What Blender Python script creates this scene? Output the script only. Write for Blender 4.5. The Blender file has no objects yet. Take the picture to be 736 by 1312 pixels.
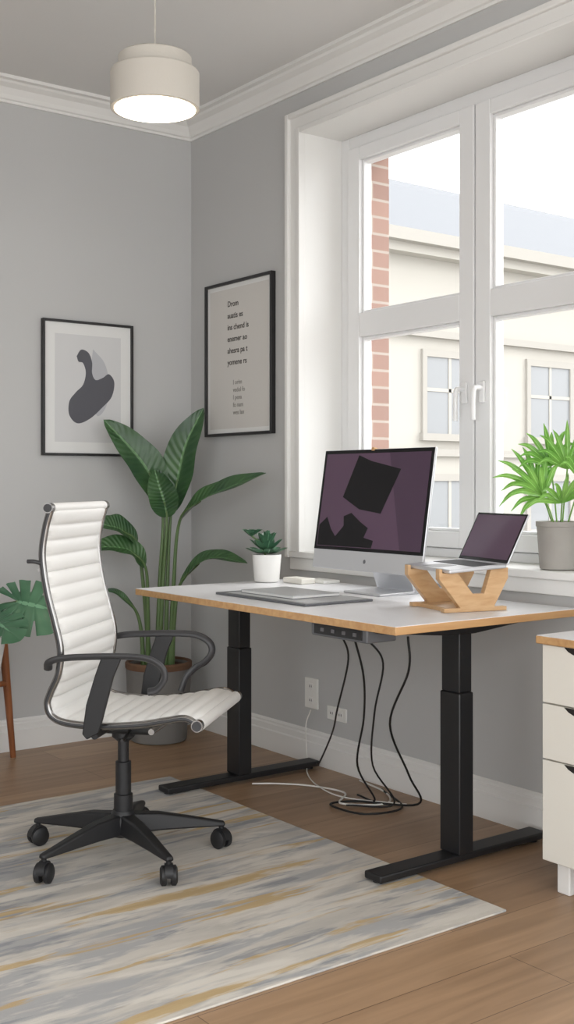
import bpy, bmesh, math, random
from mathutils import Vector, Matrix
random.seed(4)
scn = bpy.context.scene
scn.view_settings.view_transform = 'Standard'

# ------------------------------------------------------------------ materials
def lin(c):
    c = c/255.0
    return c/12.92 if c <= 0.04045 else ((c+0.055)/1.055)**2.4
def C(r, g, b): return (lin(r), lin(g), lin(b), 1.0)

def mat(name, col, rough=0.5, metal=0.0, bump=0.0, bscale=60, var=0.0, vscale=6, spec=0.5, emit=0.0, emitcol=None, coat=0.0):
    m = bpy.data.materials.new(name); m.use_nodes = True
    nt = m.node_tree; N = nt.nodes; L = nt.links
    b = N['Principled BSDF']
    b.inputs['Base Color'].default_value = col
    b.inputs['Roughness'].default_value = rough
    b.inputs['Metallic'].default_value = metal
    b.inputs['Specular IOR Level'].default_value = spec
    b.inputs['Coat Weight'].default_value = coat
    if emit:
        b.inputs['Emission Color'].default_value = emitcol or col
        b.inputs['Emission Strength'].default_value = emit
    tc = N.new('ShaderNodeTexCoord')
    if var:
        n = N.new('ShaderNodeTexNoise'); n.inputs['Scale'].default_value = vscale; n.inputs['Detail'].default_value = 5
        L.new(tc.outputs['Object'], n.inputs['Vector'])
        mx = N.new('ShaderNodeMix'); mx.data_type = 'RGBA'
        mx.inputs[6].default_value = tuple(min(1, x*(1+var)) for x in col[:3])+(1,)
        mx.inputs[7].default_value = tuple(x*(1-var) for x in col[:3])+(1,)
        L.new(n.outputs['Fac'], mx.inputs[0]); L.new(mx.outputs[2], b.inputs['Base Color'])
    if bump:
        n = N.new('ShaderNodeTexNoise'); n.inputs['Scale'].default_value = bscale; n.inputs['Detail'].default_value = 4
        L.new(tc.outputs['Object'], n.inputs['Vector'])
        bp = N.new('ShaderNodeBump'); bp.inputs['Strength'].default_value = bump; bp.inputs['Distance'].default_value = 0.002
        L.new(n.outputs['Fac'], bp.inputs['Height']); L.new(bp.outputs['Normal'], b.inputs['Normal'])
    return m

def ramp(N, stops):
    r = N.new('ShaderNodeValToRGB'); e = r.color_ramp.elements
    while len(e) > 1: e.remove(e[-1])
    e[0].position = stops[0][0]; e[0].color = stops[0][1]
    for p, c in stops[1:]:
        x = e.new(p); x.color = c
    return r

def wood(name, c1, c2, scale=(2, 30, 30), rough=0.4):
    m = mat(name, c1, rough); nt = m.node_tree; N = nt.nodes; L = nt.links; b = N['Principled BSDF']
    tc = N.new('ShaderNodeTexCoord'); mp = N.new('ShaderNodeMapping'); mp.inputs['Scale'].default_value = scale
    n = N.new('ShaderNodeTexNoise'); n.inputs['Scale'].default_value = 1.5; n.inputs['Detail'].default_value = 6; n.inputs['Distortion'].default_value = 0.6
    r = ramp(N, [(0.3, c1), (0.7, c2)])
    L.new(tc.outputs['Object'], mp.inputs['Vector']); L.new(mp.outputs['Vector'], n.inputs['Vector'])
    L.new(n.outputs['Fac'], r.inputs['Fac']); L.new(r.outputs['Color'], b.inputs['Base Color'])
    return m

def floor_mat():
    m = mat('oak_planks', C(160, 118, 80), 0.38); nt = m.node_tree; N = nt.nodes; L = nt.links; b = N['Principled BSDF']
    tc = N.new('ShaderNodeTexCoord')
    br = N.new('ShaderNodeTexBrick'); br.offset = 0.37
    br.inputs['Scale'].default_value = 1.0; br.inputs['Brick Width'].default_value = 2.1; br.inputs['Row Height'].default_value = 0.19
    br.inputs['Mortar Size'].default_value = 0.0014; br.inputs['Mortar Smooth'].default_value = 0.2; br.inputs['Bias'].default_value = 0.0
    br.inputs['Color1'].default_value = C(170, 139, 109); br.inputs['Color2'].default_value = C(150, 120, 92); br.inputs['Mortar'].default_value = C(108, 84, 62)
    L.new(tc.outputs['Object'], br.inputs['Vector'])
    mp = N.new('ShaderNodeMapping'); mp.inputs['Scale'].default_value = (1.2, 16, 1)
    n = N.new('ShaderNodeTexNoise'); n.inputs['Scale'].default_value = 1.6; n.inputs['Detail'].default_value = 7; n.inputs['Distortion'].default_value = 0.8
    L.new(tc.outputs['Object'], mp.inputs['Vector']); L.new(mp.outputs['Vector'], n.inputs['Vector'])
    r = ramp(N, [(0.3, (0.78, 0.77, 0.76, 1)), (0.7, (1.1, 1.1, 1.1, 1))])
    L.new(n.outputs['Fac'], r.inputs['Fac'])
    mx = N.new('ShaderNodeMix'); mx.data_type = 'RGBA'; mx.blend_type = 'MULTIPLY'; mx.inputs[0].default_value = 1
    L.new(br.outputs['Color'], mx.inputs[6]); L.new(r.outputs['Color'], mx.inputs[7]); L.new(mx.outputs[2], b.inputs['Base Color'])
    return m

def rug_mat():
    m = mat('rug_weave', C(190, 185, 175), 0.95, spec=0.1); nt = m.node_tree; N = nt.nodes; L = nt.links; b = N['Principled BSDF']
    tc = N.new('ShaderNodeTexCoord')
    def streak(sx, sy, off, stops, det=5, dist=0.35):
        mp = N.new('ShaderNodeMapping'); mp.inputs['Scale'].default_value = (sx, sy, 1); mp.inputs['Location'].default_value = (off, off*1.7, 0); mp.inputs['Rotation'].default_value = (0, 0, 0.03)
        n = N.new('ShaderNodeTexNoise'); n.inputs['Scale'].default_value = 1.0; n.inputs['Detail'].default_value = det; n.inputs['Distortion'].default_value = dist; n.inputs['Roughness'].default_value = 0.62
        L.new(tc.outputs['Object'], mp.inputs['Vector']); L.new(mp.outputs['Vector'], n.inputs['Vector'])
        r = ramp(N, stops); L.new(n.outputs['Fac'], r.inputs['Fac']); return r.outputs['Color']
    base = streak(2.2, 9, 0.0, [(0.36, C(206, 201, 192)), (0.5, C(197, 192, 184)), (0.64, C(184, 180, 173))])
    blue = streak(1.6, 9, 3.3, [(0.49, (0, 0, 0, 1)), (0.56, (1, 1, 1, 1))])
    dark = streak(2.4, 16, 5.9, [(0.55, (0, 0, 0, 1)), (0.61, (1, 1, 1, 1))])
    gold = streak(1.0, 12, 8.1, [(0.565, (0, 0, 0, 1)), (0.60, (1, 1, 1, 1))])
    white = streak(2.2, 12, 12.1, [(0.51, (0, 0, 0, 1)), (0.60, (1, 1, 1, 1))])
    cur = base
    for fac, col, k in ((blue, C(162, 163, 165), 0.8), (dark, C(134, 137, 143), 0.65), (gold, C(190, 162, 112), 0.8), (white, C(214, 209, 200), 0.8)):
        mu = N.new('ShaderNodeMath'); mu.operation = 'MULTIPLY'; mu.inputs[1].default_value = k; L.new(fac, mu.inputs[0])
        mx = N.new('ShaderNodeMix'); mx.data_type = 'RGBA'; L.new(mu.outputs[0], mx.inputs[0]); L.new(cur, mx.inputs[6]); mx.inputs[7].default_value = col
        cur = mx.outputs[2]
    L.new(cur, b.inputs['Base Color'])
    n = N.new('ShaderNodeTexNoise'); n.inputs['Scale'].default_value = 350; bp = N.new('ShaderNodeBump'); bp.inputs['Strength'].default_value = 0.3; bp.inputs['Distance'].default_value = 0.003
    L.new(tc.outputs['Object'], n.inputs['Vector']); L.new(n.outputs['Fac'], bp.inputs['Height']); L.new(bp.outputs['Normal'], b.inputs['Normal'])
    return m

def brick_mat():
    m = mat('red_brick', C(170, 100, 80), 0.9); nt = m.node_tree; N = nt.nodes; L = nt.links; b = N['Principled BSDF']
    tc = N.new('ShaderNodeTexCoord'); mp = N.new('ShaderNodeMapping'); mp.inputs['Rotation'].default_value = (math.pi/2, 0, 0)
    br = N.new('ShaderNodeTexBrick'); br.inputs['Scale'].default_value = 1; br.inputs['Brick Width'].default_value = 0.22; br.inputs['Row Height'].default_value = 0.075
    br.inputs['Mortar Size'].default_value = 0.006
    br.inputs['Color1'].default_value = C(158, 126, 113); br.inputs['Color2'].default_value = C(142, 112, 101); br.inputs['Mortar'].default_value = C(170, 158, 148)
    L.new(tc.outputs['Object'], mp.inputs['Vector']); L.new(mp.outputs['Vector'], br.inputs['Vector']); L.new(br.outputs['Color'], b.inputs['Base Color'])
    return m

def leaf_mat(name, c1, c2, rough=0.35, vein=14):
    m = mat(name, c1, rough); nt = m.node_tree; N = nt.nodes; L = nt.links; b = N['Principled BSDF']
    uv = N.new('ShaderNodeUVMap'); uv.uv_map = 'UVMap'
    sp = N.new('ShaderNodeSeparateXYZ'); L.new(uv.outputs['UV'], sp.inputs[0])
    ab = N.new('ShaderNodeMath'); ab.operation = 'ABSOLUTE'; L.new(sp.outputs['X'], ab.inputs[0])
    m1 = N.new('ShaderNodeMath'); m1.operation = 'MULTIPLY_ADD'; L.new(ab.outputs[0], m1.inputs[0]); m1.inputs[1].default_value = -0.14; L.new(sp.outputs['Y'], m1.inputs[2])
    m2 = N.new('ShaderNodeMath'); m2.operation = 'MULTIPLY'; L.new(m1.outputs[0], m2.inputs[0]); m2.inputs[1].default_value = vein*6.283
    m3 = N.new('ShaderNodeMath'); m3.operation = 'SINE'; L.new(m2.outputs[0], m3.inputs[0])
    bp = N.new('ShaderNodeBump'); bp.inputs['Strength'].default_value = 0.3; bp.inputs['Distance'].default_value = 0.003
    L.new(m3.outputs[0], bp.inputs['Height']); L.new(bp.outputs['Normal'], b.inputs['Normal'])
    lt = N.new('ShaderNodeMath'); lt.operation = 'LESS_THAN'; L.new(ab.outputs[0], lt.inputs[0]); lt.inputs[1].default_value = 0.07
    tc = N.new('ShaderNodeTexCoord'); n = N.new('ShaderNodeTexNoise'); n.inputs['Scale'].default_value = 7; L.new(tc.outputs['Object'], n.inputs['Vector'])
    r = ramp(N, [(0.35, c1), (0.65, c2)]); L.new(n.outputs['Fac'], r.inputs['Fac'])
    mx = N.new('ShaderNodeMix'); mx.data_type = 'RGBA'; L.new(lt.outputs[0], mx.inputs[0]); L.new(r.outputs['Color'], mx.inputs[6])
    mx.inputs[7].default_value = tuple(min(1, x*1.5+0.03) for x in c2[:3])+(1,)
    L.new(mx.outputs[2], b.inputs['Base Color'])
    return m

def glass_mat():
    m = bpy.data.materials.new('window_glass'); m.use_nodes = True; nt = m.node_tree; N = nt.nodes; L = nt.links
    N.remove(N['Principled BSDF']); out = N['Material Output']
    t = N.new('ShaderNodeBsdfTransparent'); g = N.new('ShaderNodeBsdfGlossy'); g.inputs['Roughness'].default_value = 0.02
    mx = N.new('ShaderNodeMixShader'); mx.inputs[0].default_value = 0.05
    L.new(t.outputs[0], mx.inputs[1]); L.new(g.outputs[0], mx.inputs[2]); L.new(mx.outputs[0], out.inputs[0])
    return m

M = dict(
    wall=mat('painted_wall', C(188, 188, 187), 0.85, bump=0.08, bscale=180, var=0.02, vscale=2, spec=0.2),
    ceil=mat('ceiling_paint', C(216, 215, 213), 0.9, spec=0.2),
    trim=mat('white_trim_paint', C(226, 225, 222), 0.45, spec=0.4),
    winwhite=mat('window_frame_paint', C(228, 228, 228), 0.35),
    floor=floor_mat(), rug=rug_mat(), brick=brick_mat(), glass=glass_mat(),
    desktop=mat('white_laminate', C(226, 226, 228), 0.35),
    ply=wood('birch_ply_edge', C(200, 160, 112), C(180, 136, 90)),
    bamboo=wood('bamboo', C(208, 172, 130), C(188, 148, 104), (8, 8, 40)),
    legwood=wood('walnut_leg', C(150, 92, 54), C(120, 70, 38), (30, 30, 3)),
    black=mat('black_powdercoat', C(24, 24, 26), 0.45, bump=0.05, bscale=400),
    blackpl=mat('black_plastic', C(28, 28, 30), 0.5),
    armblk=mat('arm_pad_black', C(52, 52, 54), 0.45),
    cable=mat('cable_rubber', C(18, 18, 18), 0.6), cablew=mat('cable_white', C(220, 218, 212), 0.5),
    chrome=mat('polished_aluminium', C(150, 148, 146), 0.25, 1.0),
    alu=mat('silver_aluminium', C(208, 209, 212), 0.35, 0.55),
    leather=mat('white_leather', C(228, 227, 224), 0.45, bump=0.12, bscale=260),
    screen=mat('display_and_reflection_purple', C(92, 71, 90), 0.18, spec=0.3), scrblk=mat('display_black', C(14, 12, 16), 0.25, spec=0.3),  # on the monitor, this purple is a reflection put into the display colour
    scrmid=mat('reflection_dark_purple', C(76, 58, 76), 0.2, spec=0.3),
    key=mat('keyboard_black', C(30, 30, 32), 0.6), logo=mat('logo_grey', C(110, 110, 114), 0.3, 0.5),
    concrete=mat('grey_concrete', C(160, 156, 150), 0.85, bump=0.6, bscale=40, var=0.12, vscale=14),
    darkpot=mat('grey_stoneware', C(112, 110, 107), 0.8, bump=0.6, bscale=50, var=0.18, vscale=10),
    whitepot=mat('white_ceramic', C(230, 229, 226), 0.25),
    soil=mat('soil', C(70, 48, 34), 0.95, bump=1, bscale=90, var=0.3, vscale=60),
    basket=mat('woven_brown_rim', C(104, 76, 56), 0.85, bump=1, bscale=80, var=0.25, vscale=40),
    leafD=leaf_mat('deep_green_leaf', C(40, 72, 44), C(68, 102, 60)),
    leafM=leaf_mat('monstera_leaf', C(52, 92, 66), C(82, 122, 92), 0.3, 5),
    leafB=leaf_mat('bright_green_leaf', C(100, 158, 62), C(140, 190, 92), 0.4, 3),
    leafS=leaf_mat('succulent_leaf', C(54, 92, 68), C(88, 126, 98), 0.35, 2),
    stem=mat('green_stem', C(88, 112, 68), 0.45, var=0.12, vscale=12),
    stemB=mat('pale_green_stem', C(120, 160, 80), 0.5),
    frame=mat('black_picture_frame', C(34, 33, 34), 0.4), mattb=mat('mat_board', C(220, 220, 218), 0.8),
    paper=mat('art_paper', C(204, 204, 204), 0.8), paper2=mat('poster_paper', C(204, 201, 196), 0.8),
    artdark=mat('art_ink_dark', C(88, 88, 94), 0.8, var=0.06, vscale=12), artlight=mat('art_ink_light', C(180, 181, 185), 0.8),
    ink=mat('ink', C(72, 69, 66), 0.8), inkl=mat('ink_light', C(144, 141, 136), 0.8),
    cab=mat('cream_lacquer', C(224, 221, 212), 0.45), hole=mat('handle_recess', C(30, 28, 26), 0.9),
    shade=mat('linen_shade', C(198, 193, 184), 0.8, bump=0.2, bscale=120),
    shadein=mat('lamp_diffuser', C(255, 244, 226), 0.6, emit=8, emitcol=C(255, 240, 218)),
    outlet=mat('outlet_plastic', C(228, 227, 222), 0.35),
    pad=mat('grey_tablet', C(92, 94, 98), 0.35), padtop=mat('pale_grey_pad', C(186, 188, 190), 0.4),
    facade=mat('cream_render', C(172, 168, 160), 0.9, var=0.04, vscale=0.8), facade2=mat('stone_band', C(160, 156, 149), 0.9),
    roof=mat('roof_slate', C(112, 114, 118), 0.8), pane=mat('dark_pane', C(136, 138, 140), 0.3),
    ground=mat('asphalt', C(150, 148, 144), 0.9),
)

# ------------------------------------------------------------------ geometry helpers
class Obj:
    def __init__(s, name, loc=(0, 0, 0), rot=0.0, local=False):
        e = bpy.data.objects.new(name, None); e.empty_display_size = 0.1
        scn.collection.objects.link(e); e.location = loc; e.rotation_euler = (0, 0, rot)
        s.e = e; s.local = local
        s.inv = (Matrix.Translation(Vector(loc)) @ Matrix.Rotation(rot, 4, 'Z')).inverted()

def mesh(P, name, verts, faces, m, smooth=True, ang=35, bevel=0, uvs=None, fm=None):
    me = bpy.data.meshes.new(name)
    me.from_pydata([tuple(v) for v in verts], [], faces)
    if P is not None and not P.local: me.transform(P.inv)
    ms = m if isinstance(m, (list, tuple)) else [m]
    for x in ms: me.materials.append(x)
    if fm:
        for p, i in zip(me.polygons, fm): p.material_index = i
    if uvs:
        ul = me.uv_layers.new(name='UVMap')
        for lp in me.loops: ul.data[lp.index].uv = uvs[lp.vertex_index]
    bm = bmesh.new(); bm.from_mesh(me); bmesh.ops.recalc_face_normals(bm, faces=bm.faces); bm.to_mesh(me); bm.free()
    if smooth:
        me.polygons.foreach_set('use_smooth', [True]*len(me.polygons)); me.set_sharp_from_angle(angle=math.radians(ang))
    ob = bpy.data.objects.new(name, me); scn.collection.objects.link(ob)
    if P is not None: ob.parent = P.e
    if bevel:
        b = ob.modifiers.new('bevel', 'BEVEL'); b.width = bevel; b.segments = 3; b.limit_method = 'ANGLE'; b.angle_limit = math.radians(40)
    return ob

BF = [(0, 1, 3, 2), (4, 6, 7, 5), (0, 4, 5, 1), (2, 3, 7, 6), (0, 2, 6, 4), (1, 5, 7, 3)]
def boxvf(bs):
    V = []; F = []
    for (x0, x1, y0, y1, z0, z1) in bs:
        o = len(V)
        V += [(x, y, z) for x in (x0, x1) for y in (y0, y1) for z in (z0, z1)]
        F += [tuple(i+o for i in f) for f in BF]
    return V, F
def box(P, name, b, m, bevel=0.0):
    V, F = boxvf([b]); return mesh(P, name, V, F, m, smooth=bevel > 0, bevel=bevel)
def boxes(P, name, bs, m, bevel=0.0):
    V, F = boxvf(bs); return mesh(P, name, V, F, m, smooth=bevel > 0, bevel=bevel)

def lathe(P, name, cx, cy, prof, m, segs=48, cap=True, ang=35):
    V = []; F = []
    for r, z in prof:
        for i in range(segs):
            a = 2*math.pi*i/segs; V.append((cx+r*math.cos(a), cy+r*math.sin(a), z))
    for k in range(len(prof)-1):
        for i in range(segs):
            j = (i+1) % segs; F.append((k*segs+i, k*segs+j, (k+1)*segs+j, (k+1)*segs+i))
    if cap:
        F.append(tuple(range(segs))); F.append(tuple((len(prof)-1)*segs+i for i in range(segs)))
    return mesh(P, name, V, F, m, ang=ang)

def cat(pts, n=8):
    pts = [Vector(p) for p in pts]
    if len(pts) < 3:
        return [pts[0].lerp(pts[-1], i/n) for i in range(n+1)]
    q = [2*pts[0]-pts[1]]+pts+[2*pts[-1]-pts[-2]]; out = []
    for i in range(1, len(q)-2):
        for k in range(n):
            t = k/n; p0, p1, p2, p3 = q[i-1:i+3]
            out.append(0.5*((2*p1)+(p2-p0)*t+(2*p0-5*p1+4*p2-p3)*t*t+(3*p1-p0-3*p2+p3)*t**3))
    out.append(pts[-1]); return out

def tubevf(pts, r, segs=10, flat=1.0, hint=None):
    n = len(pts); V = []; F = []; prev = None
    for i, p in enumerate(pts):
        T = (pts[min(i+1, n-1)]-pts[max(i-1, 0)]).normalized()
        if prev is None:
            h = Vector(hint) if hint else (Vector((0, 0, 1)) if abs(T.z) < 0.9 else Vector((1, 0, 0)))
            prev = (h-T*h.dot(T)).normalized()
        A = (prev-T*prev.dot(T)).normalized(); prev = A; B = T.cross(A)
        rr = r(i/(n-1)) if callable(r) else r
        for k in range(segs):
            a = 2*math.pi*k/segs; V.append(p+A*math.cos(a)*rr+B*math.sin(a)*rr*flat)
    for i in range(n-1):
        for k in range(segs):
            j = (k+1) % segs; F.append((i*segs+k, i*segs+j, (i+1)*segs+j, (i+1)*segs+k))
    F.append(tuple(range(segs))); F.append(tuple((n-1)*segs+k for k in range(segs)))
    return V, F
def tube(P, name, pts, r, m, segs=10, n=8, flat=1.0, hint=None, smooth_path=True):
    pp = cat(pts, n) if smooth_path else [Vector(p) for p in pts]
    V, F = tubevf(pp, r, segs, flat, hint); return mesh(P, name, V, F, m, ang=60)
def rod(P, name, a, b, r, m, segs=20, r2=None):
    r2 = r if r2 is None else r2
    V, F = tubevf([Vector(a), Vector(b)], lambda t: r+(r2-r)*t, segs); return mesh(P, name, V, F, m, ang=50)

def prism(P, name, poly, axis_fn, t, m, bevel=0.0):
    n = len(poly); V = [axis_fn(a, b, 0) for a, b in poly]+[axis_fn(a, b, t) for a, b in poly]
    F = [tuple(range(n)), tuple(range(2*n-1, n-1, -1))]+[(i, (i+1) % n, n+(i+1) % n, n+i) for i in range(n)]
    return mesh(P, name, V, F, m, smooth=bevel > 0, bevel=bevel)

def leafdata(mid, W, nrm, fold=0.25, p0=0.75, ripple=0.0, cols=4, n=6, sharp=0.8, curl=0.0):
    pts = cat(mid, n); N = len(pts); V = []; F = []; U = []
    nrm = Vector(nrm).normalized(); ph = random.random()*6
    for i, p in enumerate(pts):
        t = i/(N-1); T = (pts[min(i+1, N-1)]-pts[max(i-1, 0)]).normalized()
        S = T.cross(nrm)
        if S.length < 1e-3: S = T.cross(Vector((0.3, 0.5, 0.8)))
        S.normalize(); Nn = S.cross(T).normalized()
        w = W*0.5*max(0.0, math.sin(math.pi*min(1, max(0, t))**p0))**sharp+0.0008
        for j in range(-cols, cols+1):
            x = j/cols
            V.append(p+S*w*x+Nn*(abs(x)*fold*w-curl*w*x*x+ripple*W*math.sin(t*16+ph+x)*x*x)); U.append((x, t))
    c = 2*cols+1
    for i in range(N-1):
        for j in range(c-1): F.append((i*c+j, i*c+j+1, (i+1)*c+j+1, (i+1)*c+j))
    return V, F, U
def leaves(P, name, items, m):
    V = []; F = []; U = []
    for it in items:
        v, f, u = leafdata(**it); o = len(V); V += v; U += u; F += [tuple(i+o for i in q) for q in f]
    return mesh(P, name, V, F, m, ang=80, uvs=U)

# ------------------------------------------------------------------ room dimensions
WX = 2.915     # window wall inner face
BY = 4.66      # back wall inner face
CZ = 2.88
XL, YF = -1.7, -1.6
OUT = 3.34

box(None, 'floor', (XL-.15, OUT, YF, BY+0.25, -0.12, 0), M['floor'])
box(None, 'ceiling', (XL-.15, OUT, YF, BY+0.25, CZ, CZ+0.15), M['ceil'])
box(None, 'wall_back', (XL-.15, OUT, BY, BY+0.25, 0, CZ), M['wall'])
# unseen wide opening added in the left wall to let in fill light
boxes(None, 'wall_left', [(XL-.15, XL, 1.9, BY, 0, CZ), (XL-.15, XL, YF, 1.9, 2.55, CZ)], M['wall'])
W1 = (2.18, 3.784); W2 = (-0.15, 1.45); WZ0, WZ1 = 0.84, 2.625
IW = 3.20
def wallsegs(x0, x1):
    return [(x0, x1, W1[1], BY, 0, CZ), (x0, x1, W2[1], W1[0], 0, CZ), (x0, x1, YF, W2[0], 0, CZ),
            (x0, x1, W1[0], W1[1], 0, WZ0), (x0, x1, W1[0], W1[1], WZ1, CZ), (x0, x1, W2[0], W2[1], 0, WZ0), (x0, x1, W2[0], W2[1], WZ1, CZ)]
boxes(None, 'wall_right', wallsegs(WX, IW+0.07), M['wall'])
boxes(None, 'wall_right_exterior_brick', wallsegs(IW+0.07, OUT+0.06), M['brick'])

def run(name, prof, axis, a0, a1, m):
    V = []; n = len(prof)
    for e in (0, 1):
        for o, z in prof:
            if axis == 'w': V.append((WX-o, (a0 if e == 0 else a1-o), z))
            else: V.append(((a0 if e == 0 else a1-o), BY-o, z))
    F = [(i, (i+1) % n, n+(i+1) % n, n+i) for i in range(n)]+[tuple(range(n)), tuple(range(n, 2*n))]
    mesh(None, name, V, F, m, smooth=False)
bb = [(0, 0), (0.022, 0), (0.022, 0.085), (0.016, 0.09), (0.016, 0.112), (0.011, 0.118), (0.011, 0.126), (0.004, 0.134), (0, 0.134)]
run('baseboard_right', bb, 'w', YF, BY, M['trim']); run('baseboard_back', bb, 'b', XL, WX, M['trim'])
cr = [(0, CZ), (0, CZ-0.09), (0.010, CZ-0.09), (0.012, CZ-0.08), (0.02, CZ-0.076), (0.028, CZ-0.06), (0.045, CZ-0.036), (0.07, CZ-0.024), (0.078, CZ-0.016), (0.1, CZ-0.014), (0.1, CZ)]
run('trim_1', cr, 'w', YF, BY, M['trim']); run('trim_2', cr, 'b', XL, WX, M['trim'])

def window(idx, y0, y1):
    P = Obj('window_%d' % idx, (3.15, (y0+y1)/2, WZ0))  # window_2 is the added one, out of view
    w = M['winwhite']
    boxes(P, 'reveal_lining', [(WX-0.004, IW+0.07, y1-0.008, y1, WZ0, WZ1), (WX-0.004, IW+0.07, y0, y0+0.008, WZ0, WZ1), (WX-0.004, IW+0.07, y0+0.008, y1-0.008, WZ1-0.008, WZ1)], M['trim'])
    c = 0.080
    boxes(P, 'casing', [(WX-0.02, WX+.002, y1-.004, y1+c, WZ0, WZ1+c), (WX-0.02, WX+.002, y0-c, y0+.004, WZ0, WZ1+c), (WX-0.02, WX+.002, y0+.004, y1-.004, WZ1-.004, WZ1+c)], M['trim'])
    boxes(P, 'casing_outer_bead', [(WX-0.036, WX, y1+c-0.022, y1+c+.001, WZ0, WZ1+c+.001), (WX-0.036, WX, y0-c-.001, y0-c+0.022, WZ0, WZ1+c+.001), (WX-0.036, WX, y0-c+0.022, y1+c-0.022, WZ1+c-0.022, WZ1+c+.001)], M['trim'], 0.005)
    boxes(P, 'casing_inner_bead', [(WX-0.027, WX+.006, y1-.010, y1+0.012, WZ0, WZ1+.012), (WX-0.027, WX+.006, y0-0.012, y0+.010, WZ0, WZ1+.012), (WX-0.027, WX+.006, y0+0.010, y1-0.010, WZ1-.010, WZ1+0.012)], M['trim'], 0.003)
    box(P, 'sill', (WX-0.028, 3.16, y0-c, y1+c, WZ0, WZ0+0.028), M['trim'], 0.006)
    box(P, 'apron', (WX-0.014, WX, y0-0.07, y1+0.07, WZ0-0.05, WZ0), M['trim'], 0.003)
    zb = WZ0+0.028; zt = WZ1-0.008; a = y0+0.008; b = y1-0.008; mid = (a+b)/2
    fr = [(3.12, 3.20, b-0.055, b, zb, zt), (3.12, 3.20, a, a+0.055, zb, zt), (3.12, 3.20, a+0.055, b-0.055, zt-0.05, zt), (3.12, 3.20, a+0.055, b-0.055, zb, zb+0.035)]
    boxes(P, 'fixed_frame', fr, w, 0.003)
    zlo, zhi = zb+0.038, zt-0.053
    for k, (s0, s1) in enumerate(((a+0.058, mid-0.004), (mid+0.004, b-0.058))):
        st = 0.075; tr0, tr1 = 1.765, 1.865
        x0, x1 = 3.105, 3.175
        sb = [(x0, x1, s0, s0+st, zlo, zhi), (x0, x1, s1-st, s1, zlo, zhi), (x0, x1, s0+st, s1-st, zhi-0.055, zhi), (x0, x1, s0+st, s1-st, zlo, zlo+0.062), (x0, x1, s0+st, s1-st, tr0, tr1)]
        boxes(P, 'sash_%d' % (k+1), sb, w, 0.004)
        g0, g1 = s0+st, s1-st; q = 0.012
        bd = []
        for (u0, u1) in ((zlo+0.062, tr0), (tr1, zhi-0.055)):
            bd += [(3.122, 3.165, g0, g0+q, u0, u1), (3.122, 3.165, g1-q, g1, u0, u1), (3.122, 3.165, g0+q, g1-q, u0, u0+q), (3.122, 3.165, g0+q, g1-q, u1-q, u1)]
            box(P, 'pane', (3.142, 3.146, g0, g1, u0, u1), M['glass'])
        boxes(P, 'glazing_bead_%d' % (k+1), bd, w, 0.003)
    for k, yy in enumerate((mid+0.045, mid-0.045)):
        box(P, 'handle_plate_%d' % (k+1), (3.093, 3.105, yy-0.014, yy+0.014, 1.45, 1.53), w, 0.004)
        tube(P, 'handle_lever_%d' % (k+1), [(3.10, yy, 1.505), (3.07, yy, 1.505), (3.055, yy, 1.495), (3.055, yy+0.004, 1.44), (3.058, yy+0.006, 1.385)], 0.0095, w)
window(1, *W1); window(2, *W2)  # second window is out of view, added for extra light

# ------------------------------------------------------------------ outside
P = Obj('building_across_street', (16, 14, 0))
box(P, 'facade', (6.5, 34, 14, 22, -3.0, 5.3), M['facade'])
box(P, 'cornice', (6.3, 34, 13.6, 14, 5.1, 5.3), M['facade2'])
box(P, 'cornice_lower', (6.35, 34, 13.75, 14, 4.95, 5.1), M['facade'])
box(P, 'cornice_band', (6.4, 34, 13.90, 14, 3.62, 3.74), M['facade2'])
box(P, 'string_course', (6.4, 34, 13.92, 14, 1.62, 1.74), M['facade2'])
V = [(6.3, 13.6, 5.3), (34, 13.6, 5.3), (34, 18, 7.6), (6.3, 18, 7.6), (6.3, 22, 5.3), (34, 22, 5.3)]
mesh(P, 'roof', V, [(0, 1, 2, 3), (3, 2, 5, 4), (0, 3, 4), (1, 5, 2)], M['roof'], smooth=False)
for i in range(9):
    x = 8.2+i*2.6
    for j, (za, zc) in enumerate(((-.9, 1.2), (2.0, 3.3))):
        boxes(P, 'window_surround_%d%d' % (i, j), [(x-0.1, x, 13.95, 14, za-.1, zc+.12), (x+1.1, x+1.2, 13.95, 14, za-.1, zc+.12), (x, x+1.1, 13.95, 14, zc, zc+.12), (x-.14, x+1.24, 13.90, 14, za-.12, za)], M['facade2'])
        box(P, 'window_pane_%d%d' % (i, j), (x, x+1.1, 13.98, 14, za, zc), M['pane'])
        boxes(P, 'window_glazing_bars_%d%d' % (i, j), [(x+.52, x+.58, 13.965, 13.98, za, zc), (x, x+1.1, 13.965, 13.98, za+(zc-za)*.55, za+(zc-za)*.55+.06)], M['facade'])
box(None, 'street_ground', (3.6, 60, -40, 60, -3.2, -3.0), M['ground'])

# ------------------------------------------------------------------ rug
box(None, 'area_rug', (-0.3, 2.31, 2.10, 3.85, 0.0005, 0.0065), M['rug'], 0.002)

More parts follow.
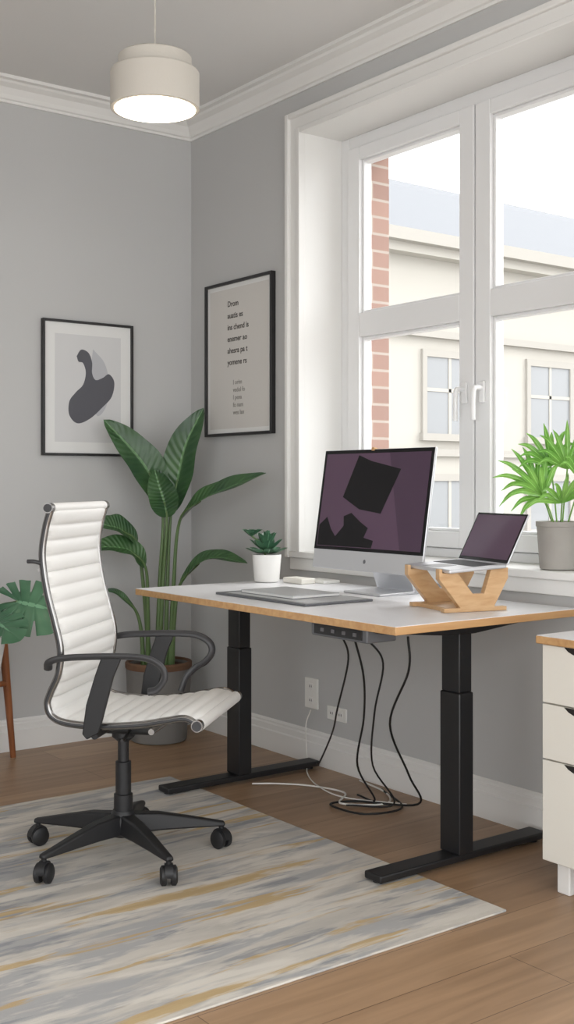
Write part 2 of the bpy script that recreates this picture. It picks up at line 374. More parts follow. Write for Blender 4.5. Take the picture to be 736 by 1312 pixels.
# ------------------------------------------------------------------ standing desk
P = Obj('standing_desk', (2.49, 3.03, 0))
DX0, DX1, DY0, DY1, DZ = 2.10, 2.872, 2.31, 3.75, 0.76
box(P, 'tabletop_core', (DX0, DX1, DY0, DY1, DZ-0.024, DZ-0.0015), M['ply'], 0.002)
box(P, 'tabletop_laminate', (DX0+0.002, DX1-0.002, DY0+0.002, DY1-0.002, DZ-0.0015, DZ), M['desktop'])
for k, y in enumerate((2.47, 3.64)):
    box(P, 'foot_%d' % k, (2.155, 2.865, y-0.036, y+0.036, 0.012, 0.034), M['black'], 0.005)
    for j, x in enumerate((2.18, 2.835)):
        lathe(P, 'glide_%d%d' % (k, j), x, y, [(0.018, 0.0068 if x < 2.3 else 0.0005), (0.018, 0.013)], M['blackpl'], 20)
    box(P, 'column_lower_%d' % k, (2.465, 2.525, y-0.042, y+0.042, 0.034, 0.52), M['black'], 0.004)
    box(P, 'column_upper_%d' % k, (2.468, 2.522, y-0.038, y+0.038, 0.52, 0.70), M['black'], 0.004)
    V = [(2.16, 0.722), (2.45, 0.695), (2.54, 0.695), (2.83, 0.722), (2.83, 0.7355), (2.16, 0.7355)]
    prism(P, 'side_bracket_%d' % k, V, lambda a, b, c, y=y: (a, y-0.035+c, b), 0.07, M['black'], 0.003)
boxes(P, 'cross_rails', [(2.40, 2.43, 2.5, 3.62, 0.70, 0.7355), (2.56, 2.59, 2.5, 3.62, 0.70, 0.7355)], M['black'])
P2 = Obj('cable_power_hub', (2.19, 2.6, 0.71))
box(P2, 'housing', (2.135, 2.25, 2.47, 2.73, 0.692, 0.7355), M['pad'], 0.006)
box(P2, 'front_panel', (2.131, 2.135, 2.49, 2.71, 0.70, 0.728), M['blackpl'], 0.001)
boxes(P2, 'buttons', [(2.128, 2.131, 2.66-i*0.05, 2.675-i*0.05, 0.709, 0.719) for i in range(4)], M['logo'])

P = Obj('power_cables', (2.6, 3.0, 0))
tube(P, 'cable_1', [(2.23, 2.70, .69), (2.30, 2.75, .60), (2.42, 2.95, .40), (2.6, 3.2, .25), (2.78, 3.5, .06), (2.86, 3.62, .02)], .0032, M['cable'])
tube(P, 'cable_2', [(2.23, 2.64, .69), (2.32, 2.7, .55), (2.45, 2.85, .38), (2.55, 3.0, .18), (2.70, 3.08, .02), (2.72, 3.2, .008)], .0035, M['cable'])
tube(P, 'cable_3', [(2.23, 2.58, .69), (2.33, 2.62, .60), (2.4, 2.74, .42), (2.62, 3.0, .17), (2.72, 3.0, .02), (2.60, 3.12, .008)], .0032, M['cable'])
tube(P, 'cable_4', [(2.35, 2.53, .69), (2.38, 2.56, .58), (2.52, 2.8, .36), (2.66, 2.86, .16), (2.76, 2.92, .03), (2.66, 3.14, .008), (2.56, 3.16, .008), (2.58, 3.0, .008), (2.74, 2.98, .008), (2.84, 3.2, .008)], .0038, M['cable'])
tube(P, 'cable_5', [(2.50, 3.56, .008), (2.58, 3.50, .008), (2.66, 3.40, .008), (2.70, 3.25, .008), (2.60, 3.15, .008), (2.72, 3.05, .008), (2.82, 3.15, .008), (2.86, 3.35, .008)], .0034, M['cablew'])
tube(P, 'cable_6', [(2.893, 3.70, .22), (2.86, 3.69, .16), (2.85, 3.67, .03), (2.76, 3.55, .008), (2.68, 3.38, .008), (2.66, 3.2, .008), (2.78, 3.0, .008)], .0026, M['cablew'])

def outlet(name, y, z, h, w):
    P = Obj(name, (WX, y, z))
    box(P, 'plate', (WX-0.009, WX, y-w/2, y+w/2, z-h/2, z+h/2), M['outlet'], 0.003)
    for k in (-1, 1):
        dy, dz = (0, k*h*0.23) if h > w else (k*w*0.23, 0)
        box(P, 'socket_%d' % k, (WX-0.0115, WX-0.0085, y+dy-0.013, y+dy+0.013, z+dz-0.013, z+dz+0.013), M['trim'], 0.002)
        boxes(P, 'slots_%d' % k, [(WX-0.0125, WX-0.0112, y+dy+s*0.006-0.0012, y+dy+s*0.006+0.0012, z+dz-0.004, z+dz+0.005) for s in (-1, 1)], M['hole'])
outlet('wall_outlet', 3.715, 0.285, 0.125, 0.085)
outlet('wall_outlet.001', 3.55, 0.225, 0.055, 0.12)

# ------------------------------------------------------------------ office chair (local: x forward, y left, z up)
P = Obj('office_chair', (1.70, 3.11, 0), math.radians(-48), local=True)
prof = [(-.142, 1.075), (-.158, 1.02), (-.168, .94), (-.154, .84), (-.130, .75), (-.112, .67), (-.118, .60), (-.142, .545), (-.152, .51), (-.138, .476), (-.095, .458), (0, .452), (.12, .460), (.20, .474), (.262, .484), (.298, .470)]
pp = cat([(a, 0, z) for a, z in prof], 14)
def resample(pts, step):
    out = [pts[0].copy()]; acc = 0
    for i in range(1, len(pts)):
        a = pts[i-1]; b = pts[i]; seg = (b-a).length; pos = 0
        while acc+seg-pos >= step:
            pos += step-acc; out.append(a.lerp(b, pos/seg)); acc = 0
        acc += seg-pos
    return out
rp = resample(pp, 0.004)
HW = 0.218
V = []; F = []; nr = len(rp); cols = 14
for i, p in enumerate(rp):
    T = (rp[min(i+1, nr-1)]-rp[max(i-1, 0)]).normalized()
    Nn = Vector((-T.z, 0, T.x))
    s = i*0.004/0.047; rib = abs(math.sin(math.pi*s))**0.45
    row = []
    for side in (1, -1):
        for j in range(cols+1):
            x = (-1+2*j/cols)*side
            edge = (1-abs(x)**10)
            th = (0.006+0.011*rib)*(0.35+0.65*edge)
            row.append(p+Vector((0, x*HW, 0))+Nn*th*side)
    V += row
rn = 2*(cols+1)
for i in range(nr-1):
    for k in range(rn):
        j = (k+1) % rn; F.append((i*rn+k, i*rn+j, (i+1)*rn+j, (i+1)*rn+k))
F.append(tuple(range(rn))); F.append(tuple((nr-1)*rn+k for k in range(rn)))
mesh(P, 'padded_sling_seat_and_back', V, F, M['leather'], ang=75)
tp = (-.146, 1.080); fp = (.301, .466)
for sgn in (-1, 1):
    tube(P, 'side_rail_%d' % sgn, [(a, sgn*(HW+0.009), z) for a, z in prof], 0.011, M['chrome'], segs=12, n=8, flat=0.8)
    tube(P, 'rail_inlay_%d' % sgn, [(a, sgn*(HW+0.0175), z) for a, z in prof], 0.0045, M['armblk'], segs=8, n=8, flat=0.5)
    for nm, (a, z), rr in (('top', tp, .015), ('front', fp, .017)):
        rod(P, 'roller_cap_%s_%d' % (nm, sgn), (a, sgn*(HW-0.002), z), (a, sgn*(HW+0.021), z), rr, M['chrome'])
        rod(P, 'roller_button_%s_%d' % (nm, sgn), (a, sgn*(HW+0.021), z), (a, sgn*(HW+0.024), z), rr-.003, M['armblk'])
    y = sgn*0.258
    arm = [(-.145, sgn*0.238, .615), (-.132, y, .638), (-.09, y, .650), (.0, y, .657), (.10, y, .660), (.165, y, .655), (.205, y, .632), (.212, y, .600), (.19, y, .570), (.155, y, .548), (.13, y*.95, .52), (.115, y*.9, .475)]
    if sgn < 0: arm = arm[:9]+[(.165, y, .562)]
    tube(P, 'armrest_%d' % sgn, arm, 0.0085, M['armblk'], segs=12, n=8, flat=1.5, hint=(0, 0, 1))
    V = [(.025, .655), (.085, .655), (.062, .60), (.03, .48), (.018, .44), (-.018, .42), (-.032, .435), (-.02, .52), (.005, .60)]
    prism(P, 'arm_strut_%d' % sgn, V, lambda a, b, c, y=y: (a, y-0.006+c, b), 0.012, M['blackpl'], 0.004)
    rod(P, 'strut_bolt_%d' % sgn, (-.0, sgn*0.20, .442), (-.0, sgn*0.262, .442), 0.012, M['blackpl'])
rod(P, 'roller_top', (tp[0], -HW, tp[1]), (tp[0], HW, tp[1]), 0.0145, M['leather'])
rod(P, 'roller_front', (fp[0], -HW, fp[1]), (fp[0], HW, fp[1]), 0.018, M['leather'])
rod(P, 'cross_brace_front', (.16, -HW, .440), (.16, HW, .440), 0.009, M['chrome'])
rod(P, 'cross_brace_mid', (0, -HW-0.03, .428), (0, HW+0.03, .428), 0.010, M['blackpl'])
rod(P, 'cross_brace_back', (-.18, -HW, .90), (-.18, HW, .90), 0.007, M['chrome'])
tube(P, 'recline_knob', [(-.168, -.235, .92), (-.188, -.24, .925), (-.208, -.24, .925)], 0.006, M['armblk'])
box(P, 'tilt_mechanism', (-.07, .11, -.06, .06, .392, .432), M['blackpl'], 0.012)
tube(P, 'tilt_lever', [(.04, -.05, .405), (.05, -.12, .40), (.055, -.17, .40)], 0.005, M['blackpl'])
lathe(P, 'gas_lift', 0, 0, [(.017, .39), (.017, .30), (.024, .298), (.024, .20), (.029, .198), (.029, .09)], M['blackpl'], 28)
lathe(P, 'tilt_tension_cap', 0, 0, [(.035, .40), (.035, .375), (.02, .362)], M['blackpl'], 28)
lathe(P, 'base_hub', 0, 0, [(.036, .072), (.046, .082), (.044, .125), (.032, .15)], M['blackpl'], 32)
RUGZ = 0.0065
for k in range(5):
    a = math.radians(266+72*k+48); ca, sa = math.cos(a), math.sin(a)
    def loc(r, w, z): return (r*ca-w*sa, r*sa+w*ca, z)
    V = []; st = [(.025, .030, .080, .140), (.11, .025, .082, .134), (.20, .020, .080, .116), (.28, .016, .077, .098), (.318, .013, .076, .090)]
    for r, w, z0, z1 in st:
        V += [loc(r, -w, z0), loc(r, w, z0), loc(r, w*0.75, z1), loc(r, -w*0.75, z1)]
    F = [tuple(i*4+q for q in (j, (j+1) % 4))+tuple((i+1)*4+q for q in ((j+1) % 4, j)) for i in range(4) for j in range(4)]+[(0, 1, 2, 3), (16, 17, 18, 19)]
    mesh(P, 'base_arm_%d' % k, V, F, M['blackpl'], bevel=0.006)
    wz = RUGZ+0.0285
    rod(P, 'caster_stem_%d' % k, loc(.307, 0, .085), loc(.307, 0, .05), 0.008, M['blackpl'])
    tw = math.radians(40*k+20)
    ax = Vector((math.cos(tw), math.sin(tw), 0)); c = Vector(loc(.307, 0, wz))
    for s in (-1, 1):
        q0 = c+ax*s*0.006; q1 = c+ax*s*0.025
        V, F = tubevf([q0, q0.lerp(q1, .2), q0.lerp(q1, .75), q1], lambda t: (0.026, 0.0285, 0.0285, 0.021)[int(round(t*3))], 28)
        mesh(P, 'caster_wheel_%d_%d' % (k, s), V, F, M['blackpl'], ang=50)
    V, F = tubevf([c-ax*0.012+Vector((0, 0, .006)), c+ax*0.012+Vector((0, 0, .006))], 0.029, 24)
    V = [v if v.z > wz else Vector((v.x, v.y, wz)) for v in V]
    mesh(P, 'caster_hood_%d' % k, V, F, M['blackpl'])

# ------------------------------------------------------------------ desktop computer
P = Obj('desktop_computer', (2.66, 3.05, DZ))
MY0, MY1 = 2.758, 3.344
B0 = Vector((2.62, 0, 0.842)); Tt = Vector((2.688, 0, 1.275)); up = (Tt-B0).normalized(); H = (Tt-B0).length; bk = Vector((up.z, 0, -up.x))
def scr(a, b, c):
    return B0+Vector((0, MY1+(MY0-MY1)*a, 0))+up*(H*b)+bk*c
def slab(name, a0, a1, b0, b1, c0, c1, m, bevel=0.0):
    V = [scr(a, b, c) for a in (a0, a1) for b in (b0, b1) for c in (c0, c1)]
    return mesh(P, name, V, BF, m, smooth=bevel > 0, bevel=bevel)
slab('body', 0, 1, 0, 1, 0, 0.012, M['alu'], 0.004)
slab('bezel_glass', 0.003, 0.997, 0.158, 0.995, -0.0015, 0.0, M['scrblk'])
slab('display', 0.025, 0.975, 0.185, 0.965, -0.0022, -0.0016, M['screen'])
def spoly(name, poly, c, m):  # flat polygons that paint reflections onto the monitor glass
    V = [scr(a, b, c) for a, b in poly]; mesh(P, name, V, [tuple(range(len(V)))], m, smooth=False)
spoly('painted_reflection_shape', [(.34, .95), (.46, .90), (.735, .83), (.60, .47), (.40, .50), (.23, .60)], -0.0026, M['scrblk'])
spoly('painted_reflection_band', [(.62, .965), (.975, .965), (.975, .186), (.80, .186)], -0.0024, M['scrmid'])
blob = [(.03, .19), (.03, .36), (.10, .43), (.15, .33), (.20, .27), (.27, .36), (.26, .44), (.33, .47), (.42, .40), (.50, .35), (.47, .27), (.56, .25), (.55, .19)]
spoly('painted_reflection_leaf', blob, -0.0026, M['scrblk'])
V = []
for k in range(20):
    a = 2*math.pi*k/20; V.append(scr(.5+.012*math.cos(a), .078+.017*math.sin(a), -0.0006))
mesh(P, 'chin_emblem', V, [tuple(range(20))], M['logo'], smooth=False)
slab('webcam_clip', .45, .475, .985, 1.012, -0.004, 0.012, M['ply'], 0.001)
slab('back_bulge', .2, .8, .15, .85, 0.012, 0.03, M['alu'], 0.012)
V = [(2.675, 1.03), (2.70, 1.03), (2.80, .775), (2.80, .7605), (2.615, .7605), (2.615, .768), (2.775, .770)]
prism(P, 'stand', V, lambda a, b, c: (a, 2.955+c, b), 0.20, M['alu'], 0.003)

# ------------------------------------------------------------------ laptop + riser
A = math.radians(15)
n_ = Vector((-math.cos(A), math.sin(A), 0)); w_ = Vector((-math.sin(A), -math.cos(A), 0))
HL = Vector((2.70, 2.665, 0.893)); LW, LD, LH = 0.29, 0.20, 0.172
P = Obj('laptop', HL+w_*LW/2+n_*LD/2)
def lb(name, a0, a1, b0, b1, z0, z1, m, bv=0.0):
    V = [HL+w_*a+n_*b+Vector((0, 0, z+0.012*(b/LD)*-1)) for a in (a0, a1) for b in (b0, b1) for z in (z0, z1)]
    mesh(P, name, V, BF, m, smooth=bv > 0, bevel=bv)
lb('base', 0, LW, 0, LD, 0, .012, M['alu'], 0.004)
lb('keyboard', .02, LW-.02, .02, .105, .0118, .0128, M['key'])
lb('trackpad', LW/2-.05, LW/2+.05, .12, .185, .0118, .0124, M['logo'])
lu = (Vector((0, 0, math.cos(math.radians(27))))-n_*math.sin(math.radians(27))); ln = lu.cross(w_).normalized()
if ln.dot(n_) > 0: ln = -ln
def ls(name, a0, a1, b0, b1, c0, c1, m, bv=0.0):
    V = [HL+Vector((0, 0, .010))+w_*a+lu*b+ln*c for a in (a0, a1) for b in (b0, b1) for c in (c0, c1)]
    mesh(P, name, V, BF, m, smooth=bv > 0, bevel=bv)
ls('lid', 0, LW, 0, LH, 0, .006, M['alu'], 0.002)
ls('bezel', .001, LW-.001, .004, LH-.001, -.001, 0, M['scrblk'])
ls('display', .008, LW-.008, .014, LH-.008, -.0016, -.001, M['screen'])

P = Obj('wooden_laptop_riser', HL+w_*LW/2+n_*LD/2-Vector((0, 0, .12)))
def rz(side, poly, name, t=0.024):
    prism(P, name, poly, lambda a, b, c: HL*1.0-Vector((0, 0, HL.z))+w_*(side+c)+n_*a+Vector((0, 0, b)), t, M['bamboo'], 0.002)
zz = DZ+.0006
V1 = [(-.02, zz), (.20, zz), (.20, zz+.013), (.145, zz+.013), (.217, .862), (.217, .893), (.206, .893), (.206, .8802), (.155, .8830), (.10, .815), (.06, .815), (.035, .8904), (-.025, .8924), (-.025, .86), (.025, zz+.013), (-.02, zz+.013)]
rz(.035, V1, 'side_support_1'); rz(.235, V1, 'side_support_2')
prism(P, 'base_plate', [(.0, zz), (.18, zz), (.18, zz+.012), (.0, zz+.012)], lambda a, b, c: HL-Vector((0, 0, HL.z))+w_*(.059+c)+n_*a+Vector((0, 0, b)), .176, M['bamboo'])

# ------------------------------------------------------------------ desk items
P = Obj('graphics_tablet', (2.36, 3.1, DZ))
box(P, 'base', (2.215, 2.50, 2.86, 3.38, DZ+.0003, DZ+.008), M['pad'], 0.003)
box(P, 'surface', (2.235, 2.485, 2.875, 3.34, DZ+.008, DZ+.0088), M['padtop'])
P = Obj('notebook', (2.38, 3.2, DZ))
box(P, 'cover_bottom', (2.27, 2.47, 3.0, 3.30, DZ+.009, DZ+.011), M['pad'], 0.001)
box(P, 'pages', (2.272, 2.468, 3.0, 3.298, DZ+.011, DZ+.018), M['mattb'])
box(P, 'cover_top', (2.27, 2.47, 3.0, 3.30, DZ+.018, DZ+.020), M['padtop'], 0.001)
P = Obj('wireless_charger', (2.74, 3.55, DZ))
box(P, 'box', (2.69, 2.76, 3.50, 3.62, DZ+.0003, DZ+.022), M['cab'], 0.004)
box(P, 'paper_stack', (2.775, 2.86, 3.47, 3.6, DZ+.0003, DZ+.012), M['outlet'], 0.002)

P = Obj('potted_succulent', (2.655, 3.68, DZ))
lathe(P, 'pot', 2.655, 3.68, [(.044, DZ+.0005), (.050, DZ+.004), (.058, DZ+.10), (.058, DZ+.110), (.053, DZ+.110), (.052, DZ+.095)], M['whitepot'], 40)
lathe(P, 'soil', 2.655, 3.68, [(.0522, DZ+.09), (.0522, DZ+.098)], M['soil'], 40)
its = []; bz = DZ+.112
for r, (n, L, el, w) in enumerate(((8, .078, .25, .040), (7, .074, .6, .040), (6, .068, 1.0, .036), (3, .055, 1.35, .030))):
    for k in range(n):
        a = 2*math.pi*(k+.4*r)/n+.3; d = Vector((math.cos(a)*math.cos(el), math.sin(a)*math.cos(el), math.sin(el)))
        b = Vector((2.655, 3.68, bz+.012*r))+Vector((d.x, d.y, 0))*.01
        its.append(dict(mid=[b, b+d*L*.5+Vector((0, 0, -.004)), b+d*L+Vector((0, 0, .004))], W=w, nrm=(0, 0, 1) if el < .9 else (-d.x, -d.y, .3), fold=.35, p0=1.35, sharp=.55, cols=3, n=5))
top = Vector((2.605, 3.715, DZ+.18))
for k in range(7):
    a = 2*math.pi*k/7; e = .5 if k % 2 else .9; d = Vector((math.cos(a)*e, math.sin(a)*e, .55)); its.append(dict(mid=[top, top+d*.026, top+d*.052], W=.034, nrm=(.01, .0, 1), fold=.35, p0=1.3, sharp=.55, cols=3, n=5))
leaves(P, 'leaves', its, M['leafS'])
tube(P, 'stem', [(2.655, 3.68, DZ+.09), (2.635, 3.69, DZ+.15), (2.605, 3.715, DZ+.185)], .004, M['stem'])

# ------------------------------------------------------------------ plant on window sill
px, py, pz = 2.975, 2.47, WZ0+.0285
P = Obj('potted_palm', (px, py, pz))
lathe(P, 'pot', px, py, [(.060, pz), (.066, pz+.004), (.076, pz+.14), (.079, pz+.143), (.079, pz+.158), (.070, pz+.158), (.069, pz+.14)], M['concrete'], 48)
lathe(P, 'soil', px, py, [(.0695, pz+.13), (.0695, pz+.143)], M['soil'])
its = []; stems = []
heads = [((-.045, .055, .27), (-.3, .5, .75)), ((.0, -.03, .33), (-.1, -.1, 1)), ((-.05, -.05, .22), (-.5, -.5, .6)), ((-.01, .03, .34), (-.1, .25, 1)), ((-.01, -.10, .29), (-.1, -.7, .7)), ((-.06, .02, .24), (-.7, .2, .6))]
for hx, ax in heads:
    h = Vector((px+hx[0], py+hx[1], pz+hx[2])); ax = Vector(ax).normalized()
    b0 = Vector((px+hx[0]*.3, py+hx[1]*.3, pz+.14)); stems.append((b0, h))
    fa = Vector((-.6, -.8, 0.15)).normalized(); sd = ax.cross(fa).normalized()
    for k in range(9):
        t = (k-4)/4*1.25; d = (ax*math.cos(t)+sd*math.sin(t)+fa*random.uniform(-.2, .4)).normalized(); L = .165*(1-.2*abs(t))*random.uniform(.85, 1.1)
        its.append(dict(mid=[h, h+d*L*.35+Vector((0, 0, .006)), h+d*L*.7+Vector((0, 0, .006)), h+d*L+Vector((0, 0, -.006-.014*abs(t)))], W=.017, nrm=fa, fold=.45, p0=.8, sharp=1.0, cols=2, n=4))
leaves(P, 'fronds', its, M['leafB'])
for k, (a, b) in enumerate(stems): tube(P, 'stem_%d' % k, [a, a.lerp(b, .5)+Vector((0, 0, .01)), b], .0026, M['stemB'], segs=8)

# ------------------------------------------------------------------ big floor plant
cx, cy = 2.615, 4.455
P = Obj('bird_of_paradise_plant', (cx, cy, 0))
lathe(P, 'pot', cx, cy, [(.118, .001), (.125, .006), (.142, .20), (.146, .33), (.146, .345), (.134, .345), (.132, .32)], M['darkpot'], 56)
lathe(P, 'woven_rim', cx, cy, [(.147, .325), (.150, .330), (.150, .350), (.146, .355), (.135, .355), (.133, .33)], M['basket'], 56, cap=False)
lathe(P, 'soil', cx, cy, [(.133, .31), (.133, .332)], M['soil'], 40)
def pl(a, b, z): return Vector((cx+.8*a+.6*b, cy-.6*a+.8*b, z))
LV = [
    ((.055, 0, 1.02), [(.085, 0, 1.17), (.125, -.02, 1.33), (.205, -.03, 1.49)], .155, (-.75, -.6, .1), .03),
    ((.02, -.02, 1.05), [(-.04, -.04, 1.20), (-.12, -.06, 1.31), (-.235, -.09, 1.435)], .16, (-.3, -.9, .35), -.01),
    ((.04, -.03, 1.00), [(.03, -.05, 1.07), (.01, -.07, 1.14), (-.01, -.09, 1.22)], .13, (-.5, -.8, .3), .0),
    ((.10, -.06, .985), [(.20, -.16, 1.075), (.32, -.25, 1.13), (.49, -.34, 1.195)], .115, (-.35, -.55, .75), .05),
    ((.10, -.05, .70), [(.19, -.12, .80), (.28, -.18, .83), (.41, -.26, .81)], .09, (-.3, -.5, .8), .06),
    ((-.09, -.05, .88), [(-.15, -.1, .945), (-.20, -.13, .965), (-.285, -.17, .985)], .12, (-.2, -.6, .75), -.04),
    ((-.05, -.08, .78), [(-.11, -.12, .855), (-.19, -.16, .875), (-.285, -.2, .87)], .115, (-.2, -.6, .75), -.05),
    ((-.10, -.02, .58), [(-.15, -.05, .64), (-.19, -.06, .67), (-.24, -.08, .675)], .035, (-.2, -.6, .75), -.07),
]
its = []
for k, (b, mids, w, nr_, ra) in enumerate(LV):
    bp = pl(*b); its.append(dict(mid=[bp]+[pl(*q) for q in mids], W=w, nrm=nr_, fold=.42, p0=.85, sharp=.62, ripple=.03, cols=5, n=9))
    root = pl(ra, 0, .325); m1 = root.lerp(bp, .5)+Vector((.8*ra, -.6*ra, 0))*-.12+Vector((0, 0, .03))
    tube(P, 'petiole_%d' % k, [root, m1, bp, pl(*mids[0])], lambda t: .0115-.0075*t, M['stem'], segs=10)
leaves(P, 'leaf_blades', its, M['leafD'])

# ------------------------------------------------------------------ monstera on stand (left)
sx, sy = 1.745, 4.45
P = Obj('wooden_plant_stand', (sx, sy, 0))
for k in range(3):
    a = math.radians(25+120*k); t = (sx+.172*math.cos(a), sy+.172*math.sin(a), .545); b = (sx+.232*math.cos(a), sy+.2*math.sin(a), .0)
    rod(P, 'leg_%d' % k, t, b, .020, M['legwood'], r2=.012)
    q = Vector(t).lerp(Vector(b), .42); rod(P, 'rail_%d' % k, (sx, sy, .32), q, .012, M['legwood'])
P = Obj('potted_monstera', (sx, sy, .335))
lathe(P, 'pot', sx, sy, [(.09, .333), (.10, .337), (.130, .52), (.130, .535), (.120, .535), (.118, .51)], M['whitepot'])
lathe(P, 'soil', sx, sy, [(.119, .505), (.119, .518)], M['soil'])
def monstera(center, dirv, nrm, S):
    d = Vector(dirv).normalized(); nrm = Vector(nrm).normalized(); s = d.cross(nrm).normalized(); nrm = s.cross(d).normalized(); c = Vector(center)
    V = []; F = []; U = []
    nt = 64; ny = 7
    for sg in (-1, 1):
        o = len(V)
        for i in range(nt+1):
            t = i/nt
            ang_ = math.radians(158*(1-t))
            R = S*(.58+.12*math.cos(math.radians(158*(1-t)*1.05)) + .40*t**3)
            ph = (t*6.0) % 1.0
            notch = 1.0
            if .10 < t < .93 and (ph < .12 or ph > .93):
                notch = .5
            root = c+d*(S*(.02+.70*t*t))
            edge = c+d*(R*math.cos(ang_))*1.0+s*sg*(R*math.sin(ang_)*.98)
            edge = root.lerp(edge, notch)
            for j in range(ny):
                q = j/(ny-1); p = root.lerp(edge, q)
                V.append(p-nrm*S*(.16*q*q*((edge-root).length/S))+nrm*S*.015*math.sin(t*37.7)*q); U.append((sg*q, t))
        for i in range(nt):
            for j in range(ny-1): F.append((o+i*ny+j, o+i*ny+j+1, o+(i+1)*ny+j+1, o+(i+1)*ny+j))
    return V, F, U
VV = []; FF = []; UU = []; st = []
for (c, d, n, S) in (((1.81, 4.16, .695), (.80, -.50, -.22), (-.35, -.62, .70), .215), ((1.70, 4.15, .64), (.2, -.8, -.3), (-.3, -.5, .8), .17), ((1.55, 4.3, .70), (-.8, -.3, -.1), (-.1, -.4, .9), .19), ((1.66, 4.42, .76), (-.2, .2, .3), (-.3, -.6, .7), .17), ((1.85, 4.38, .60), (.6, .1, -.2), (-.3, -.5, .8), .12)):
    v, f_, u = monstera(c, d, n, S); o = len(VV); VV += v; UU += u; FF += [tuple(i+o for i in q) for q in f_]; st.append(c)
mesh(P, 'split_leaves', VV, FF, M['leafM'], ang=80, uvs=UU)
for k, c in enumerate(st):
    a = Vector((sx, sy, .515)); b = Vector(c); tube(P, 'stem_%d' % k, [a, a.lerp(b, .5)+Vector((0, 0, .05)), b], .005, M['stem'], segs=8)

# ------------------------------------------------------------------ pictures
def picture(name, wall, a0, a1, z0, z1, fw, mw, paper):
    if wall == 'b':
        P = Obj(name, ((a0+a1)/2, BY, (z0+z1)/2)); f = lambda a, o, z: (a, BY-o, z)
    else:
        P = Obj(name, (WX, (a0+a1)/2, (z0+z1)/2)); f = lambda a, o, z: (WX-o, a, z)
    def bx(nm, p, q, o0, o1, r, s, m, bv=0):
        V = [f(a, o, z) for a in (p, q) for o in (o0, o1) for z in (r, s)]; mesh(P, nm, V, BF, m, smooth=bv > 0, bevel=bv)
    bx('frame_side_a', a0, a0+fw, .001, .026, z0, z1, M['frame'], .002); bx('frame_side_b', a1-fw, a1, .001, .026, z0, z1, M['frame'], .002)
    bx('frame_top', a0+fw, a1-fw, .001, .026, z1-fw, z1, M['frame'], .002); bx('frame_bottom', a0+fw, a1-fw, .001, .026, z0, z0+fw, M['frame'], .002)
    bx('mat_board', a0+fw, a1-fw, .002, .014, z0+fw, z1-fw, M['mattb'])
    bx('print', a0+fw+mw, a1-fw-mw, .014, .0145, z0+fw+mw, z1-fw-mw, M[paper])
    return P, f
P, f = picture('abstract_art_print', 'b', 2.137, 2.587, 1.276, 1.878, .011, .05, 'paper')
def art(name, pts, o, m, n=6):
    pts = pts+[pts[0]]; q = cat([(a, 0, b) for a, b in pts], n)[:-1]
    V = [f(2.137+.45*p.x, o, 1.276+.602*p.z) for p in q]; mesh(P, name, V, [tuple(range(len(V)))], m, smooth=False)
art('light_leaf_shape', [(.55, .80), (.68, .70), (.73, .55), (.70, .38), (.60, .30), (.54, .42), (.52, .60)], .0148, M['artlight'])
art('dark_swan_shape', [(.37, .74), (.42, .79), (.50, .77), (.54, .70), (.54, .62), (.58, .57), (.66, .59), (.73, .62), (.79, .56), (.76, .45), (.66, .37), (.52, .28), (.38, .24), (.29, .30), (.29, .40), (.36, .47), (.44, .53), (.47, .62), (.44, .69), (.39, .70)], .0152, M['artdark'])
P, f = picture('typography_poster', 'w', 3.972, 4.503, 1.368, 2.070, .013, .02, 'paper2')
def text(P, name, body, y, z, size, m, off=0.0004):
    cu = bpy.data.curves.new(name, 'FONT'); cu.body = body; cu.size = size; cu.align_x = 'LEFT'; cu.extrude = 0.0003; cu.offset = off; cu.materials.append(m)
    ob = bpy.data.objects.new(name, cu); scn.collection.objects.link(ob)
    wm = Matrix.Translation((WX-.0152, y, z)) @ Matrix(((0, 0, -1, 0), (-1, 0, 0, 0), (0, 1, 0, 0), (0, 0, 0, 1)))
    ob.parent = P.e; ob.matrix_local = P.inv @ wm
for k, s in enumerate(('Drom', 'auatis es', 'ins chend is', 'enemer ao', 'ahesra pa t', 'yomene rs')):
    text(P, 'headline_%d' % k, s, 4.325, 1.955-k*.053, .036, M['ink'])
for k, s in enumerate(('I orim', 'vedol fo', 'l pena', 'fo nam', 'wes lan')):
    text(P, 'subline_%d' % k, s, 4.28, 1.60-k*.034, .029, M['inkl'])

# ------------------------------------------------------------------ drawer cabinet
P = Obj('drawer_cabinet', (2.69, 1.95, 0))
kx, k0, k1 = 2.505, 1.755, 2.146
box(P, 'carcass', (kx+.018, 2.885, k0, k1, .088, .70), M['cab'], 0.003)
box(P, 'top_panel', (kx-.012, 2.89, k0-.01, k1+.012, .70, .722), M['ply'], 0.003)
box(P, 'top_laminate', (kx-.009, 2.888, k0-.008, k1+.009, .722, .7235), M['desktop'])
for k, (z0, z1) in enumerate(((.536, .698), (.378, .532), (.092, .374))):
    box(P, 'drawer_front_%d' % k, (kx, kx+.018, k0+.003, k1-.003, z0, z1), M['cab'], 0.002)
    cyk = (k0+k1)/2; n = 16
    V = [(kx-.0008, cyk+.115, z1), (kx-.0008, cyk-.115, z1)]+[(kx-.0008, cyk-.115+.23*(i/n), z1-.030*math.sin(math.pi*i/n)**.6) for i in range(1, n)]
    mesh(P, 'handle_cutout_%d' % k, V, [tuple(range(len(V)))], M['hole'], smooth=False)
for i, x in enumerate((kx+.03, 2.83)):
    for j, y in enumerate((k0+.03, k1-.075)):
        box(P, 'foot_%d%d' % (i, j), (x, x+.045, y, y+.045, 0.0, .088), M['trim'], 0.004)

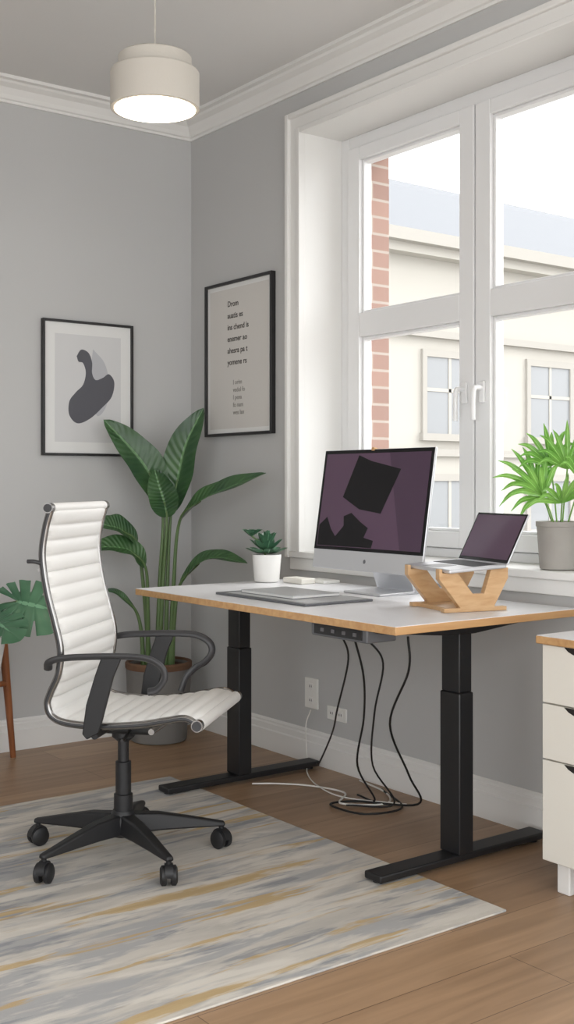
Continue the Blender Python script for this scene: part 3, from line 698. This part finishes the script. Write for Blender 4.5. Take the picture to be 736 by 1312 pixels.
# ------------------------------------------------------------------ pendant lamp
lx, ly = 1.875, 3.218; z0 = 2.365
P = Obj('pendant_lamp', (lx, ly, z0))
lathe(P, 'shade', lx, ly, [(.134, z0), (.144, z0), (.144, z0+.115), (.139, z0+.122), (.121, z0+.124), (.119, z0+.128), (.119, z0+.165), (.112, z0+.171), (.03, z0+.173)], M['shade'], 72)
lathe(P, 'shade_inner', lx, ly, [(.133, z0-.0005), (.133, z0+.02)], M['shade'], 72)
lathe(P, 'diffuser', lx, ly, [(.131, z0-.003), (.131, z0-.0008)], M['shadein'], 72)
lathe(P, 'cord_grip', lx, ly, [(.018, z0+.173), (.012, z0+.197), (.004, z0+.212)], M['shade'], 24)
rod(P, 'cord', (lx, ly, z0+.2), (lx, ly, CZ-.02), .0028, M['shade'])
lathe(P, 'ceiling_rose', lx, ly, [(.05, CZ-.025), (.055, CZ-.02), (.055, CZ)], M['shade'], 32)

# ------------------------------------------------------------------ world, camera
w = bpy.data.worlds.new('overcast_sky'); scn.world = w; w.use_nodes = True
N = w.node_tree.nodes; L = w.node_tree.links; bg = N['Background']
tc = N.new('ShaderNodeTexCoord'); sp = N.new('ShaderNodeSeparateXYZ'); L.new(tc.outputs['Generated'], sp.inputs[0])
r = ramp(N, [(0.0, (0.66, 0.65, 0.63, 1)), (0.5, (0.94, 0.95, 0.96, 1)), (1.0, (0.95, 0.98, 1.0, 1))])
mr = N.new('ShaderNodeMapRange'); mr.inputs[1].default_value = -1; L.new(sp.outputs['Z'], mr.inputs[0]); L.new(mr.outputs[0], r.inputs['Fac'])
L.new(r.outputs['Color'], bg.inputs['Color']); bg.inputs['Strength'].default_value = 3.6

sun = bpy.data.lights.new('hazy_sun', 'SUN'); sun.energy = 3.0; sun.angle = math.radians(50); sun.color = (1, .98, .95)
so = bpy.data.objects.new('hazy_sun', sun); scn.collection.objects.link(so); so.location = (8, -2, 8)
so.rotation_euler = Vector((-0.75, 0.3, -0.5)).to_track_quat('-Z', 'Y').to_euler()

cam = bpy.data.cameras.new('camera'); co = bpy.data.objects.new('camera', cam); scn.collection.objects.link(co)
co.location = (0, 0, 1.15); co.rotation_euler = (math.pi/2, 0, -math.radians(36.83))
cam.sensor_fit = 'VERTICAL'; cam.sensor_height = 36; cam.lens = 1462/1312*36; cam.shift_y = -36/1312
cam.clip_start = 0.05; cam.clip_end = 200
scn.camera = co
